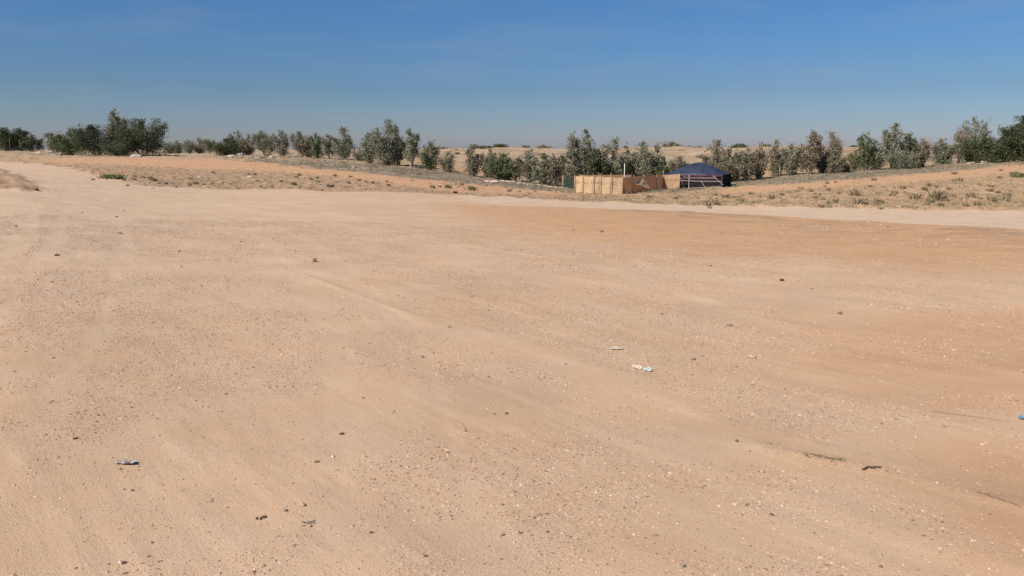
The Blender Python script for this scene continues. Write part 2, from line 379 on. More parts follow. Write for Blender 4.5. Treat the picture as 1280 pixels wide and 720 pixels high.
# ------------------------------------------------------------------ trees
BARK = mk('bark', (0.24, 0.185, 0.145), var=0.25)
PALEBARK = mk('pale_bark', (0.34, 0.28, 0.23), var=0.25)
LEAF = {
    'grey':   mk('grey_green_leaves', (0, 0, 0), 0.6, 0.25, transl=0.28, island=[(0.11, 0.12, 0.07), (0.20, 0.205, 0.13), (0.30, 0.29, 0.21), (0.22, 0.195, 0.135)]),
    'brown':  mk('dry_brownish_leaves', (0, 0, 0), 0.7, 0.2, transl=0.28, island=[(0.12, 0.105, 0.065), (0.22, 0.19, 0.13), (0.29, 0.235, 0.17), (0.17, 0.17, 0.10)]),
    'green':  mk('green_leaves', (0, 0, 0), 0.6, 0.25, transl=0.28, island=[(0.07, 0.09, 0.04), (0.12, 0.145, 0.065), (0.17, 0.185, 0.095)]),
    'dark':   mk('dark_green_leaves', (0, 0, 0), 0.6, 0.25, transl=0.22, island=[(0.035, 0.048, 0.022), (0.075, 0.092, 0.04), (0.135, 0.14, 0.07)]),
    'yellow': mk('yellowish_leaves', (0, 0, 0), 0.6, 0.25, transl=0.3, island=[(0.13, 0.13, 0.05), (0.19, 0.18, 0.08), (0.22, 0.19, 0.11)]),
}
TWIG = mk('bare_twigs', (0.21, 0.165, 0.15), var=0.2)
rg = np.random.default_rng(11)
def leaf_quads(Cn, ln, wd, up=0.0):
    n = len(Cn); a = rg.normal(size=(n, 3)); a[:, 2] += up; a /= np.linalg.norm(a, axis=1)[:, None]
    b_ = rg.normal(size=(n, 3)); b_ -= (b_*a).sum(1)[:, None]*a; b_ /= np.linalg.norm(b_, axis=1)[:, None]
    s = rg.uniform(0.6, 1.4, (n, 1)); a = a*ln*s/2; b_ = b_*wd*s/2
    V = np.stack([Cn-a, Cn+b_, Cn+a, Cn-b_], 1).reshape(-1, 3); return V, np.arange(4*n).reshape(-1, 4)
def make_tree(name, x, y, h, w, kind, style, label, cat='tree', group=None, den=1.0):
    z = gz(x, y); root = empty(name, (x, y, z-0.03), label=label, cat=cat, group=group)
    tb = MB(); cents = []; rad = w/2; twigs = MB()
    if style == 'dome': n, lean, low = 5, 1.0, 0.18
    elif style == 'bush': n, lean, low = 6, 0.95, 0.03
    elif style == 'bare': n, lean, low = 5, 0.7, 0.3
    else:
        v_ = rg.uniform()
        n, lean, low = (int(rg.integers(6, 9)), 0.80, 0.03) if v_ < 0.5 else ((int(rg.integers(4, 6)), 0.98, 0.22) if v_ < 0.8 else (int(rg.integers(4, 6)), 0.78, 0.08))
    ph0 = rg.uniform(0, 6.28)
    for i in range(n):
        ph = ph0+i*2*math.pi/n+rg.normal()*0.3; q = 0 if i == 0 else rg.uniform(0.45, 1.0)
        if style == 'dome': top = h*math.sqrt(max(0.05, 1-(q*0.85)**2))*rg.uniform(0.86, 1.0)
        elif style == 'bush': top = h*rg.uniform(0.7, 1.0)*(1-0.35*q)
        else: top = h*(1-0.42*q**1.2*rg.uniform(0.5, 1.5))
        if i == 0: top = h*0.97
        ex = q*rad*lean*math.cos(ph); ey = q*rad*lean*math.sin(ph)
        pts = []; bx_, by_ = 0.06*h*q*math.cos(ph), 0.06*h*q*math.sin(ph)
        for k in range(6):
            s_ = k/5; e = s_**0.75 if style == 'dome' else s_**1.15
            pts.append(np.array([bx_+(ex-bx_)*e+rg.normal()*0.025*w*s_, by_+(ey-by_)*e+rg.normal()*0.025*w*s_, top*s_*0.95]))
        r0 = 0.020*h*rg.uniform(0.7, 1.1)+0.02
        tb.tube([tuple(q_) for q_ in pts], [r0*(1-0.85*k/5) for k in range(6)], 6)
        nb = 13 if style in ('dome', 'bush') else 15
        for j in range(nb):
            s_ = low+(1-low)*((j+rg.uniform())/nb); f = s_*5; k = min(int(f), 4); bp = pts[k]*(1-(f-k))+pts[k+1]*(f-k)
            pa = ph+rg.normal()*1.5; up = rg.uniform(0.2, 1.2) if style != 'dome' else rg.uniform(-0.1, 0.7)
            env = math.sin(math.pi*min(1, 0.32+0.62*s_))**0.6
            L = rad*rg.uniform(0.25, 0.62)*env*(1.2 if style in ('dome', 'bush') else 0.95)
            d = np.array([math.cos(pa), math.sin(pa), up]); d /= np.linalg.norm(d); e = bp+d*L
            e[2] = min(e[2], h)
            hr = np.hypot(e[0], e[1])
            if hr > rad*0.9: e[:2] *= rad*0.9/hr
            tb.tube([tuple(bp), tuple((bp+e)/2+rg.normal(size=3)*0.03*w), tuple(e)], [r0*0.35, r0*0.22, 0.008], 4)
            if style == 'bare':
                for _ in range(7):
                    e2 = e+np.array([rg.normal()*0.12*w, rg.normal()*0.12*w, abs(rg.normal())*0.14*h]); tb.tube([tuple(bp*0.3+e*0.7), tuple((e+e2)/2), tuple(e2)], [0.022, 0.018, 0.012], 3)
            cents.append((e, L)); cents.append(((bp+e)/2, L*0.8))
            if j == nb-1: cents.append((pts[5], rad*0.3))
    bmat = PALEBARK if style == 'euc' else (TWIG if style == 'bare' else BARK)
    vis = 0.11*w*h*den
    per = max(8, int(vis*1750*(0.10 if style == 'bare' else 1)/len(cents)*(1.9 if style in ('dome', 'bush') else 1.35)/(max(w, h)/5)**0.3))
    P = []; sub = []
    for c, L in cents:
        for _ in range(3): sub.append((c+rg.normal(size=3)*0.36*L*np.array([1, 1, 0.9]), L*0.52))
    per = max(4, per//3); cents = sub
    if style == 'euc':
        for _ in range(14):
            c, L = cents[int(rg.integers(len(cents)))]
            if c[2] < h*0.45: continue
            e = c+np.array([rg.normal()*0.07*w, rg.normal()*0.07*w, rg.uniform(0.05, 0.13)*h]); e[2] = min(e[2], h*1.04)
            tb.tube([tuple(c), tuple((c+e)/2+rg.normal(size=3)*0.03), tuple(e)], [0.022, 0.018, 0.010], 3)
            sub.append((e, L*0.35))
    for c, L in cents:
        if style != 'bare' and rg.uniform() < (0.14 if style == 'euc' else 0.05): continue
        k = int(per*rg.uniform(0.4, 1.7)); sp = 0.42*L+0.07
        P.append(c+np.clip(rg.normal(size=(k, 3)), -1.5, 1.5)*np.array([sp, sp, sp*(1.0 if style == 'euc' else 0.8)]))
    tb.build('trunk', bmat, root)
    P = np.concatenate(P); P = P[np.hypot(P[:, 0], P[:, 1]) < rad*1.03]; P = P[(P[:, 2] > 0.05) & (P[:, 2] < h*1.03)]
    ls = 0.20 if h > 3 else 0.15
    Vq, Fq = leaf_quads(P, ls*1.25, ls*0.55, 0.5 if style == 'euc' else 0.1)
    np_mesh('crown', Vq, Fq, LEAF[kind], root)
    return root

def XY(u, Yd): return Yd*(u-640)/F/1.0146
def htop(u, Yd, top):
    x = XY(u, Yd); return max(0.5, (CH-Yd*row_slope(top))-gz(x, Yd))
# u, depth, top row, width px, leaf kind, style, label
G1 = 'trees in the row along the far side of the ground'
T = [
 (6, 222, 161, 36, 'dark', 'dome', 'dark dense tree cut by the left edge of the photo, on the horizon'),
 (27, 225, 161, 24, 'dark', 'euc', 'dark tree with a pointed tip in the clump at far left'),
 (41, 220, 170, 22, 'dark', 'dome', 'low dark tree ending the far left clump on its right'),
 (67, 205, 166, 17, 'grey', 'euc', 'thin see-through tree between the far left clump and the big dark clump'),
 (90, 158, 166, 36, 'green', 'dome', 'olive green rounded tree at the left end of the big dark clump'),
 (118, 155, 158, 44, 'dark', 'dome', 'broad flat-topped green tree left of the tallest tree at the left'),
 (143, 158, 138, 27, 'grey', 'euc', 'tallest tree of the left clump, grey-green with a ragged top'),
 (155, 162, 149, 26, 'green', 'euc', 'leaning green tree tight against the tallest tree of the left clump'),
 (178, 152, 151, 52, 'dark', 'dome', 'very dark dense rounded tree at the right end of the left clump'),
 (146, 148, 178, 32, 'dark', 'bush', 'low dark undergrowth bush below the tallest left tree'),
 (212, 222, 178, 13, 'grey', 'euc', 'tiny distant tree just right of the very dark rounded tree'),
 (222, 226, 176.5, 15, 'grey', 'euc', 'second tiny distant tree right of the very dark rounded tree'),
 (236, 222, 175, 15, 'grey', 'euc', 'middle one of the tiny distant trees beyond the orange sand'),
 (250, 226, 173, 16, 'brown', 'euc', 'highest of the tiny distant trees beyond the orange sand'),
 (262, 221, 174.5, 14, 'grey', 'euc', 'rightmost of the tiny distant trees, beside the dark round bush'),
 (283, 160, 174.5, 29, 'dark', 'bush', 'dark green round bush at the left end of the thin tree row'),
 (297, 165, 164, 20, 'grey', 'euc', 'wispy grey tree with a thin tip behind the dark round bush'),
 (311, 163, 168, 15, 'brown', 'euc', 'small brownish tree between the wispy tip and the full grey tree'),
 (331, 158, 165, 27, 'grey', 'euc', 'full rounded grey-green tree standing alone left of two slim ones'),
 (352, 155, 163, 17, 'grey', 'euc', 'slim grey tree with twin tips right of the full rounded one'),
 (376, 150, 165.5, 21, 'brown', 'euc', 'thin brownish tree with a narrow foot and spreading top'),
 (387, 150, 184, 12, 'brown', 'bush', 'knee-high brown bush at the foot of the thin spreading tree'),
 (398, 146, 168, 18, 'green', 'euc', 'greener upright tree left of the twin-topped pair'),
 (412, 144, 169, 17, 'grey', 'euc', 'left half of the twin-topped grey pair'),
 (429, 142, 160, 22, 'grey', 'euc', 'right and taller half of the twin-topped grey pair'),
 (449, 139, 185, 16, 'grey', 'bush', 'low grey bush in the gap left of the big central-left tree'),
 (461, 130, 168, 24, 'grey', 'euc', 'side tree leaning left beside the biggest tree of the centre left'),
 (484, 125, 152.5, 36, 'grey', 'euc', 'biggest tree of the centre left, full grey-green crown'),
 (498, 128, 172, 22, 'green', 'euc', 'mid-height green tree under the right flank of the biggest centre-left tree'),
 (513, 122, 163, 20, 'grey', 'euc', 'narrow pointed tree right of the biggest centre-left tree'),
 (538, 118, 177, 23, 'green', 'euc', 'isolated small tree before the pale dune, right of the pointed one'),
 (559, 115, 190, 19, 'brown', 'bush', 'isolated waist-high brown bush beside the wooden post'),
 (591, 109, 182.5, 20, 'brown', 'euc', 'brown vase-shaped small tree just right of the two posts'),
 (612, 109, 187, 19, 'brown', 'euc', 'thin brown tree on the left edge of the long hedge of bushes'),
 (630, 107, 193, 34, 'green', 'bush', 'broad green bush left in the low hedge before the dune'),
 (649, 106, 196, 18, 'brown', 'euc', 'greyish thin bush between the broad green bush and taller hedge trees'),
 (664, 106, 188, 20, 'grey', 'euc', 'upright grey-green tree rising from the hedge before the dune'),
 (680, 104, 193, 24, 'grey', 'bush', 'pale bluish-green bush bulging from the hedge'),
 (694, 103, 195, 22, 'brown', 'euc', 'brownish see-through tree left of the tall central tree'),
 (713, 107, 169, 24, 'grey', 'euc', 'left crown of the tall central pair, behind the green netting'),
 (733, 108, 162, 28, 'grey', 'euc', 'tallest tree of the centre, rising behind the tan enclosure'),
 (748, 106, 188, 26, 'dark', 'bush', 'dark tree filling the gap right of the tallest central tree'),
 (767, 107, 173.5, 28, 'grey', 'euc', 'round-topped grey tree behind the white pole'),
 (784, 110, 180, 22, 'grey', 'euc', 'lower grey tree just right of the white pole'),
 (804, 109, 178, 30, 'grey', 'euc', 'wide grey-green tree behind the flap of the enclosure'),
 (820, 110, 180, 24, 'grey', 'euc', 'grey-green tree left of the tent, above its left eave'),
 (830, 108, 196, 16, 'green', 'bush', 'bright green bush touching the left end of the tent roof'),
 (848, 116, 197, 24, 'brown', 'bush', 'low brown bush peeping over the tent roof'),
 (895, 108, 175.5, 27, 'brown', 'euc', 'tall brownish-green tree just behind the right end of the tent'),
 (912, 107, 199, 30, 'brown', 'bush', 'dark low bush right of the tent, in front of the dune'),
 (924, 118, 190, 22, 'green', 'euc', 'greener tree behind the dark low bush right of the tent'),
 (936, 107, 184, 18, 'brown', 'euc', 'sparse tree with a forked stem right of the tent'),
 (951, 109, 178, 15, 'brown', 'euc', 'slim leaning tree standing alone before the open gap'),
 (972, 114, 175, 22, 'brown', 'euc', 'leftmost tree of the right-centre thicket'),
 (990, 113, 180, 24, 'grey', 'euc', 'dark-footed tree second in the right-centre thicket'),
 (1014, 112, 163.5, 25, 'brown', 'euc', 'tallest of the right-centre thicket with brownish crown'),
 (1030, 114, 184, 22, 'grey', 'euc', 'lower tree filling the thicket right of its tallest one'),
 (1041, 113, 165, 22, 'brown', 'bare', 'bare purple-twigged tree sticking out of the right-centre thicket'),
 (1046, 111, 188, 19, 'brown', 'bush', 'round brown bush at the right end of the right-centre thicket'),
 (1060, 112, 204, 9, 'brown', 'bush', 'smallest bush, alone in the gap of the right-hand trees'),
 (1069, 120, 188, 18, 'yellow', 'euc', 'yellowish thin bush at the left of the right-hand group'),
 (1083, 118, 165, 19, 'green', 'euc', 'narrow cone-like green tree of the right-hand group'),
 (1099, 118, 178, 20, 'grey', 'euc', 'filling tree between the cone-like one and the tall right-hand one'),
 (1117, 119, 155, 25, 'grey', 'euc', 'tallest ragged tree of the right-hand group with tuft on top'),
 (1127, 116, 190, 34, 'grey', 'bush', 'low pale bush below the tallest ragged tree of the right-hand group'),
 (1135, 120, 167, 18, 'green', 'euc', 'green tree on the right shoulder of the tallest ragged tree'),
 (1147, 119, 184, 18, 'brown', 'bush', 'purplish-brown bush ending the right-hand group'),
 (1155, 121, 174, 18, 'brown', 'bare', 'leafless twiggy tree at the right end of the right-hand group'),
 (1179, 131, 174.5, 26, 'grey', 'bush', 'rounded small tree alone between the two right groups'),
 (1199, 134, 164, 19, 'brown', 'bare', 'half-bare leaning tree left of the tall one near the right edge'),
 (1215, 136, 148, 30, 'grey', 'euc', 'tall wind-swept grey tree near the right edge'),
 (1229, 131, 173, 44, 'dark', 'dome', 'dark broad bush-like tree under the wind-swept grey tree'),
 (1254, 133, 174, 34, 'dark', 'dome', 'dark low tree linking to the big tree at the right edge'),
 (1283, 130, 145, 52, 'dark', 'dome', 'big dark tree cut by the right edge of the photo'),
]
for (u, Yd, top, wp, kind, style, lab) in T:
    h = htop(u, Yd, top)*1.05; w = wp*Yd/F*(1.42 if style in ('euc', 'bare') else 1.22)
    make_tree('bush' if style == 'bush' else 'tree', XY(u, Yd), Yd, h, w, kind, style, lab, 'bush' if style == 'bush' else 'tree', G1, den=1.25 if style != 'euc' else 1.0)

# distant shrubs on the dune crest
def shrub_mesh(name, h, w, kind, n, loc, ls=0.2):
    P = rg.normal(size=(n, 3))*np.array([w*0.25, w*0.25, h*0.28])+np.array([0, 0, h*0.5]); P = P[P[:, 2] > 0.0]
    nb = 7; k = rg.integers(0, nb, len(P)); off = rg.normal(size=(nb, 3))*np.array([w*0.2, w*0.2, h*0.12]); P = P*0.8+off[k]; P[:, 2] = np.abs(P[:, 2])
    Vq, Fq = leaf_quads(P, ls*1.3, ls*0.6, 0.8); return np_mesh(name, Vq, Fq, LEAF[kind], loc=loc)
proto = [shrub_mesh('desert_shrub', 1.5, 3.2, k, 500, (0, 0, -50), 0.4) for k in ('dark', 'brown', 'brown')]
first = {0: True, 1: True, 2: True}
ridge = []
for u, v, s in [(546, 0, 1.1), (556, 0, 1.5), (563, 0, 1), (595, 0, 1.3), (604, 0, 1.6), (611, 0, 1.2), (624, 0, 1.6), (629, 0, 1.2), (657, 0, 0.9), (678, 0, 1.3), (684, 0, 1), (832, 0, 1), (840, 0, 1.9), (846, 0, 1.5), (852, 0, 1.1), (862, 0, 0.9), (875, 0, 1.1), (918, 0, 1.4), (926, 0, 1.7), (958, 0, 1.3), (1066, 0, 1.2)]:
    ridge.append((u, 385+rg.normal()*8, s))
for _ in range(34): ridge.append((rg.uniform(535, 1090), rg.uniform(170, 370), rg.uniform(0.35, 0.75)))
for i, (u, Yd, s) in enumerate(ridge):
    j = int(rg.integers(0, 3)); o = proto[j] if first[j] else proto[j].copy()
    if not first[j]: C.objects.link(o)
    first[j] = False
    x = XY(u, Yd); o.location = (x, Yd, gz(x, Yd)-0.1); o.rotation_euler = (0, 0, rg.uniform(0, 6)); o.scale = (s, s, s*rg.uniform(0.7, 1.1))
    if i < 21: tag(o, 'tiny dark desert shrub on the skyline crest of the far dune', 'shrub', 'shrubs on the dune crest')
    else: tag(o, 'small scattered desert shrub on the face of the far dune', 'shrub', 'shrubs scattered over the dune face')

# ------------------------------------------------------------------ dry grass and low plants
DRY = mk('dry_grass_blades', (0, 0, 0), 0.8, 0.1, transl=0.25, island=[(0.24, 0.19, 0.11), (0.34, 0.27, 0.16), (0.20, 0.18, 0.10), (0.42, 0.34, 0.22)])
DRYD = mk('dry_twiggy_plant', (0, 0, 0), 0.8, 0.1, transl=0.15, island=[(0.22, 0.165, 0.105), (0.33, 0.25, 0.16), (0.42, 0.33, 0.21)])
GREENP = mk('green_weed_leaves', (0, 0, 0), 0.7, 0.1, transl=0.25, island=[(0.16, 0.17, 0.08), (0.24, 0.235, 0.12)])
def blades(cx, cy, cz, hh, sp, nb):
    n = len(cx)*nb; bx_ = np.repeat(cx, nb)+rg.normal(size=n)*np.repeat(sp, nb)*0.4; by_ = np.repeat(cy, nb)+rg.normal(size=n)*np.repeat(sp, nb)*0.4
    bz = np.repeat(cz, nb); h_ = np.repeat(hh, nb)*rg.uniform(0.5, 1.2, n); a = rg.uniform(0, 6.28, n); ln = rg.uniform(0.1, 0.9, n)*h_
    wd = 0.06*h_+0.008; b2 = rg.uniform(0, 6.28, n)
    dx = np.cos(b2)*wd; dy = np.sin(b2)*wd
    V = np.stack([np.stack([bx_-dx, by_-dy, bz-0.02], 1), np.stack([bx_+dx, by_+dy, bz-0.02], 1),
                  np.stack([bx_+np.cos(a)*ln+dx*0.5, by_+np.sin(a)*ln+dy*0.5, bz+h_], 1), np.stack([bx_+np.cos(a)*ln-dx*0.5, by_+np.sin(a)*ln-dy*0.5, bz+h_], 1)], 1)
    return V.reshape(-1, 3), np.arange(4*n).reshape(-1, 4)
n = 85000; a = np.radians(rg.uniform(-37, 37, n)); r = np.exp(rg.uniform(math.log(40), math.log(380), n)); gx = r*np.sin(a); gy = r*np.cos(a)
zz = zones(gx, gy); dens = (1-zz['lot'])*(1-0.93*zz['sandy'])*(0.25+1.2*vn(gx*0.22, gy*0.22, 71)*vn(gx*0.9, gy*0.9, 72))*(1-0.6*zz['dune'])
dens = dens*np.where(gx > 4, 1.0, 0.28)*(1-0.8*zz['isl'])
k = rg.uniform(0, 1, n) < dens*0.8; gx, gy, r = gx[k], gy[k], r[k]; hz = zfull(gx, gy)
hh = rg.uniform(0.03, 0.14, len(gx))*(1+1.6*ss(120, 170, r)); V_, F_ = blades(gx, gy, hz, hh, hh*1.4, 7)
np_mesh('dry_grass', V_, F_, DRY); tag(bpy.data.objects['dry_grass'], 'sparse dry straw-coloured grass and weeds covering the rough ground', 'grass', kind='stuff')

n = 40000; a = np.radians(rg.uniform(-37, 37, n)); r = np.exp(rg.uniform(math.log(60), math.log(230), n)); gx = r*np.sin(a); gy = r*np.cos(a)
zz = zones(gx, gy); k = rg.uniform(0, 1, n) < zz['lit']*(0.05+0.9*ss(0.4, 0.7, vn(gx*0.3, gy*0.3, 81)*0.6+vn(gx*1.1, gy*1.1, 82)*0.4)); gx, gy = gx[k], gy[k]; hh = rg.uniform(0.06, 0.30, len(gx))
V_, F_ = blades(gx, gy, zfull(gx, gy), hh, hh*1.2, 8)
np_mesh('undergrowth', V_, F_, mk('dry_undergrowth', (0, 0, 0), 0.8, 0.1, transl=0.2, island=[(0.15, 0.125, 0.08), (0.24, 0.20, 0.13), (0.17, 0.17, 0.10), (0.34, 0.28, 0.19)])); tag(bpy.data.objects['undergrowth'], 'low brownish undergrowth and litter at the feet of the tree row', 'undergrowth', kind='stuff')

def tuft_mesh(name, mat, nb, loc, low=0.3):
    z0 = np.zeros(1); V_, F_ = blades(z0, z0, z0, np.array([0.50]), np.array([0.40]), nb//2); return np_mesh(name, V_, F_, mat, loc=loc)
tp = [tuft_mesh('dry_shrub', DRYD, 240, (0, 0, -50)), tuft_mesh('dry_shrub', DRY, 240, (0, 0, -50)), tuft_mesh('dry_shrub', DRYD, 150, (0, 0, -50))]
used = [0, 0, 0]
def place_tuft(u, v, s, label, group, j=None, name=None):
    j = int(rg.integers(0, 3)) if j is None else j
    o = tp[j] if not used[j] else tp[j].copy()
    if used[j]: C.objects.link(o)
    used[j] = 1; x, y = pix(u, v); s *= 0.66; o.location = (x, y, gz(x, y)-0.01); o.scale = (s, s, s*rg.uniform(0.6, 0.9)); o.rotation_euler = (0, 0, rg.uniform(0, 6))
    return tag(o, label, 'shrub', group)
for (u, v, s, lab) in [(1172, 250, 2.0, 'large round dry shrub above the pale road at far right, biggest there'), (1145, 249, 1.4, 'dry shrub left of the large round one near the right'),
                       (1116, 246, 1.0, 'low olive shrub on the right field with a dark foot'), (1215, 248, 1.4, 'spreading dry shrub right of the large round one'),
                       (1256, 251, 1.1, 'dry shrub nearest the right edge just above the road'), (1070, 246, 1.7, 'pale dry bush in the middle of the right field'),
                       (1128, 236, 1.0, 'small brown shrub high on the right field'), (908, 248, 1.1, 'brown shrub standing just right below the tent corner'),
                       (812, 248, 1.1, 'brown shrub in front of the enclosure flap'), (844, 249, 0.9, 'brown shrub in front of the tent left end')]:
    place_tuft(u, v, s, lab, 'low dry shrubs on the right field', 0)
cnt = 0
while cnt < 90:
    u = rg.uniform(880, 1275); v = rg.uniform(212, 262); lim = 240-(u-905)*0.07
    if v < lim-2: continue
    place_tuft(u, v, rg.uniform(0.45, 1.15), 'low dry shrub scattered over the straw field above the right road', 'small shrubs over the right field'); cnt += 1
for k in range(34):
    u = rg.uniform(150, 700); v = 236+(u-240)*0.02-rg.uniform(3, 20); place_tuft(u, v, rg.uniform(0.4, 1.0), 'low dry shrub on the rough verge beyond the lot at left', 'small shrubs along the left verge')
place_tuft(590, 238, 1.8, 'sprawling straw-coloured shrub on the verge below the two posts', None, 1)
place_tuft(560, 236, 1.3, 'straw-coloured shrub left of the sprawling one on the verge', None, 1)
gwl = blades(np.zeros(1), np.zeros(1), np.zeros(1), np.array([0.35]), np.array([0.55]), 420)
for (u, v, s, lab) in [(141, 224, 1.5, 'low green weed patch at the bend of the track at left'), (1277, 222, 1.7, 'bright green weed patch at the right edge on the slope')]:
    x, y = pix(u, v); o = np_mesh('green_weed', gwl[0], gwl[1], GREENP, loc=(x, y, gz(x, y))); o.scale = (s, s, s*0.6); tag(o, lab, 'weed')

# ------------------------------------------------------------------ stones and gravel
def ico(sub=1):
    import bmesh
    bm = bmesh.new(); bmesh.ops.create_icosphere(bm, subdivisions=sub, radius=1); V = np.array([v.co[:] for v in bm.verts]); F_ = np.array([[v.index for v in f.verts] for f in bm.faces]); bm.free(); return V, F_
IV, IF = ico(2)
PEB = mk('gravel_stone', (0, 0, 0), 0.85, 0.15, island=[(0.16, 0.11, 0.078), (0.26, 0.145, 0.10), (0.42, 0.29, 0.2), (0.34, 0.22, 0.15), (0.56, 0.42, 0.31), (0.22, 0.155, 0.11)])
OV = np.array([(1, 0, 0), (0, 1, 0), (-1, 0, 0), (0, -1, 0), (0, 0, 1), (0, 0, -1)], float); OF = np.array([(0, 1, 4), (1, 2, 4), (2, 3, 4), (3, 0, 4), (1, 0, 5), (2, 1, 5), (3, 2, 5), (0, 3, 5)])
def pebbles(name, gx, gy, sz, mat, label, cat):
    n = len(gx); a = rg.uniform(0, 6.28, n); sc = np.stack([sz*rg.uniform(0.7, 1.3, n), sz*rg.uniform(0.6, 1.1, n), sz*rg.uniform(0.35, 0.7, n)], 1)
    L = OV[None]*sc[:, None]*rg.uniform(0.75, 1.25, (n, 6, 1)); ca, sa = np.cos(a)[:, None], np.sin(a)[:, None]
    x = L[..., 0]*ca-L[..., 1]*sa+gx[:, None]; y = L[..., 0]*sa+L[..., 1]*ca+gy[:, None]; z = L[..., 2]+(zfull(gx, gy)+sz*0.02)[:, None]
    V_ = np.stack([x, y, z], -1).reshape(-1, 3); F_ = (OF[None]+6*np.arange(n)[:, None, None]).reshape(-1, 3)
    o = np_mesh(name, V_, F_, mat); tag(o, label, cat, kind='stuff')
n = 900000; a = np.radians(rg.uniform(-38, 38, n)); r = 2.2+24*rg.uniform(0, 1, n)**1.25; gx = r*np.sin(a); gy = r*np.cos(a)
d = 0.12+1.0*ss(0.36, 0.66, vn(gx*0.7, gy*0.7, 91)*0.6+vn(gx*2.3, gy*2.3, 92)*0.4)
rt = zones(gx, gy); d = d*(1-0.85*rt['rut'])*(1-0.5*rt['ora'])*ss(0.12, 0.5, rt['edge'])+0.6*np.exp(-((rt['edge']-0.03)/0.10)**2)*(vn(gx*1.3, gy*1.3, 95) > 0.5)
k = rg.uniform(0, 1, n) < d*0.85; gx, gy, r = gx[k], gy[k], r[k]
sz = 0.0024*np.exp(rg.normal(size=len(gx))*0.5)*(1+r*0.08); sz = np.minimum(sz, 0.017)
pebbles('gravel', gx, gy, sz, PEB, 'fine loose gravel and grit strewn over the bare dirt', 'gravel')
n = 26000; a = np.radians(rg.uniform(-38, 38, n)); r = np.exp(rg.uniform(math.log(35), math.log(140), n)); gx = r*np.sin(a); gy = r*np.cos(a); zz = zones(gx, gy)
k = rg.uniform(0, 1, n) < (1-zz['lot'])*(1-0.8*zz['sandy'])*(0.06+0.9*ss(0.5, 0.8, vn(gx*0.3, gy*0.3, 93)))*(1-zz['dune']); gx, gy = gx[k], gy[k]
n2 = 9000; a2 = np.radians(rg.uniform(-4, 38, n2)); r2 = rg.uniform(16, 58, n2); gx2 = r2*np.sin(a2); gy2 = r2*np.cos(a2); z2_ = zones(gx2, gy2)
k2_ = rg.uniform(0, 1, n2) < z2_['ora']*(1-z2_['trk'])*(0.05+ss(0.55, 0.8, vn(gx2*0.25, gy2*0.5, 97)))*ss(14, 4, -sdf(P_TRK, gx2, gy2)); gx = np.concatenate([gx, gx2[k2_]]); gy = np.concatenate([gy, gy2[k2_]])
sz = 0.03*np.exp(rg.normal(size=len(gx))*0.5); pebbles('rubble', gx, gy, sz, mk('verge_rubble', (0, 0, 0), 0.9, 0.1, island=[(0.17, 0.12, 0.09), (0.34, 0.24, 0.17), (0.42, 0.31, 0.22), (0.26, 0.2, 0.16)]),
     'broken clods and small rubble along the verges of the track', 'rubble')

def stone_obj(name, u, v, size, col, label, cat='stone', group=None, flat=0.55, cache={}):
    x, y = pix(u, v); key = round(sum(col), 3)
    if key not in cache: cache[key] = mk('stone_surface', col, 0.85, 0.2, var=0.3, vscale=60, bump=0.004, bscale=90)
    V_ = IV.copy(); s = rg.uniform(0, 50)
    dn_ = 1+0.28*np.sin(V_[:, 0]*2.7+s)*np.cos(V_[:, 1]*3.1+s*1.3)+0.16*np.sin(V_[:, 2]*5+s*2)+rg.normal(size=len(V_))*0.04
    V_ = V_*dn_[:, None]*np.array([1, rg.uniform(0.6, 0.85), flat])*size/2
    o = np_mesh(name, V_, IF, cache[key]); o.location = (x, y, gz(x, y)+size*flat*0.22); o.rotation_euler = (0, 0, rg.uniform(0, 6)); return tag(o, label, cat, group)
DK = (0.12, 0.082, 0.06); BR = (0.22, 0.15, 0.10); GR = (0.30, 0.235, 0.175); LT = (0.42, 0.35, 0.28)
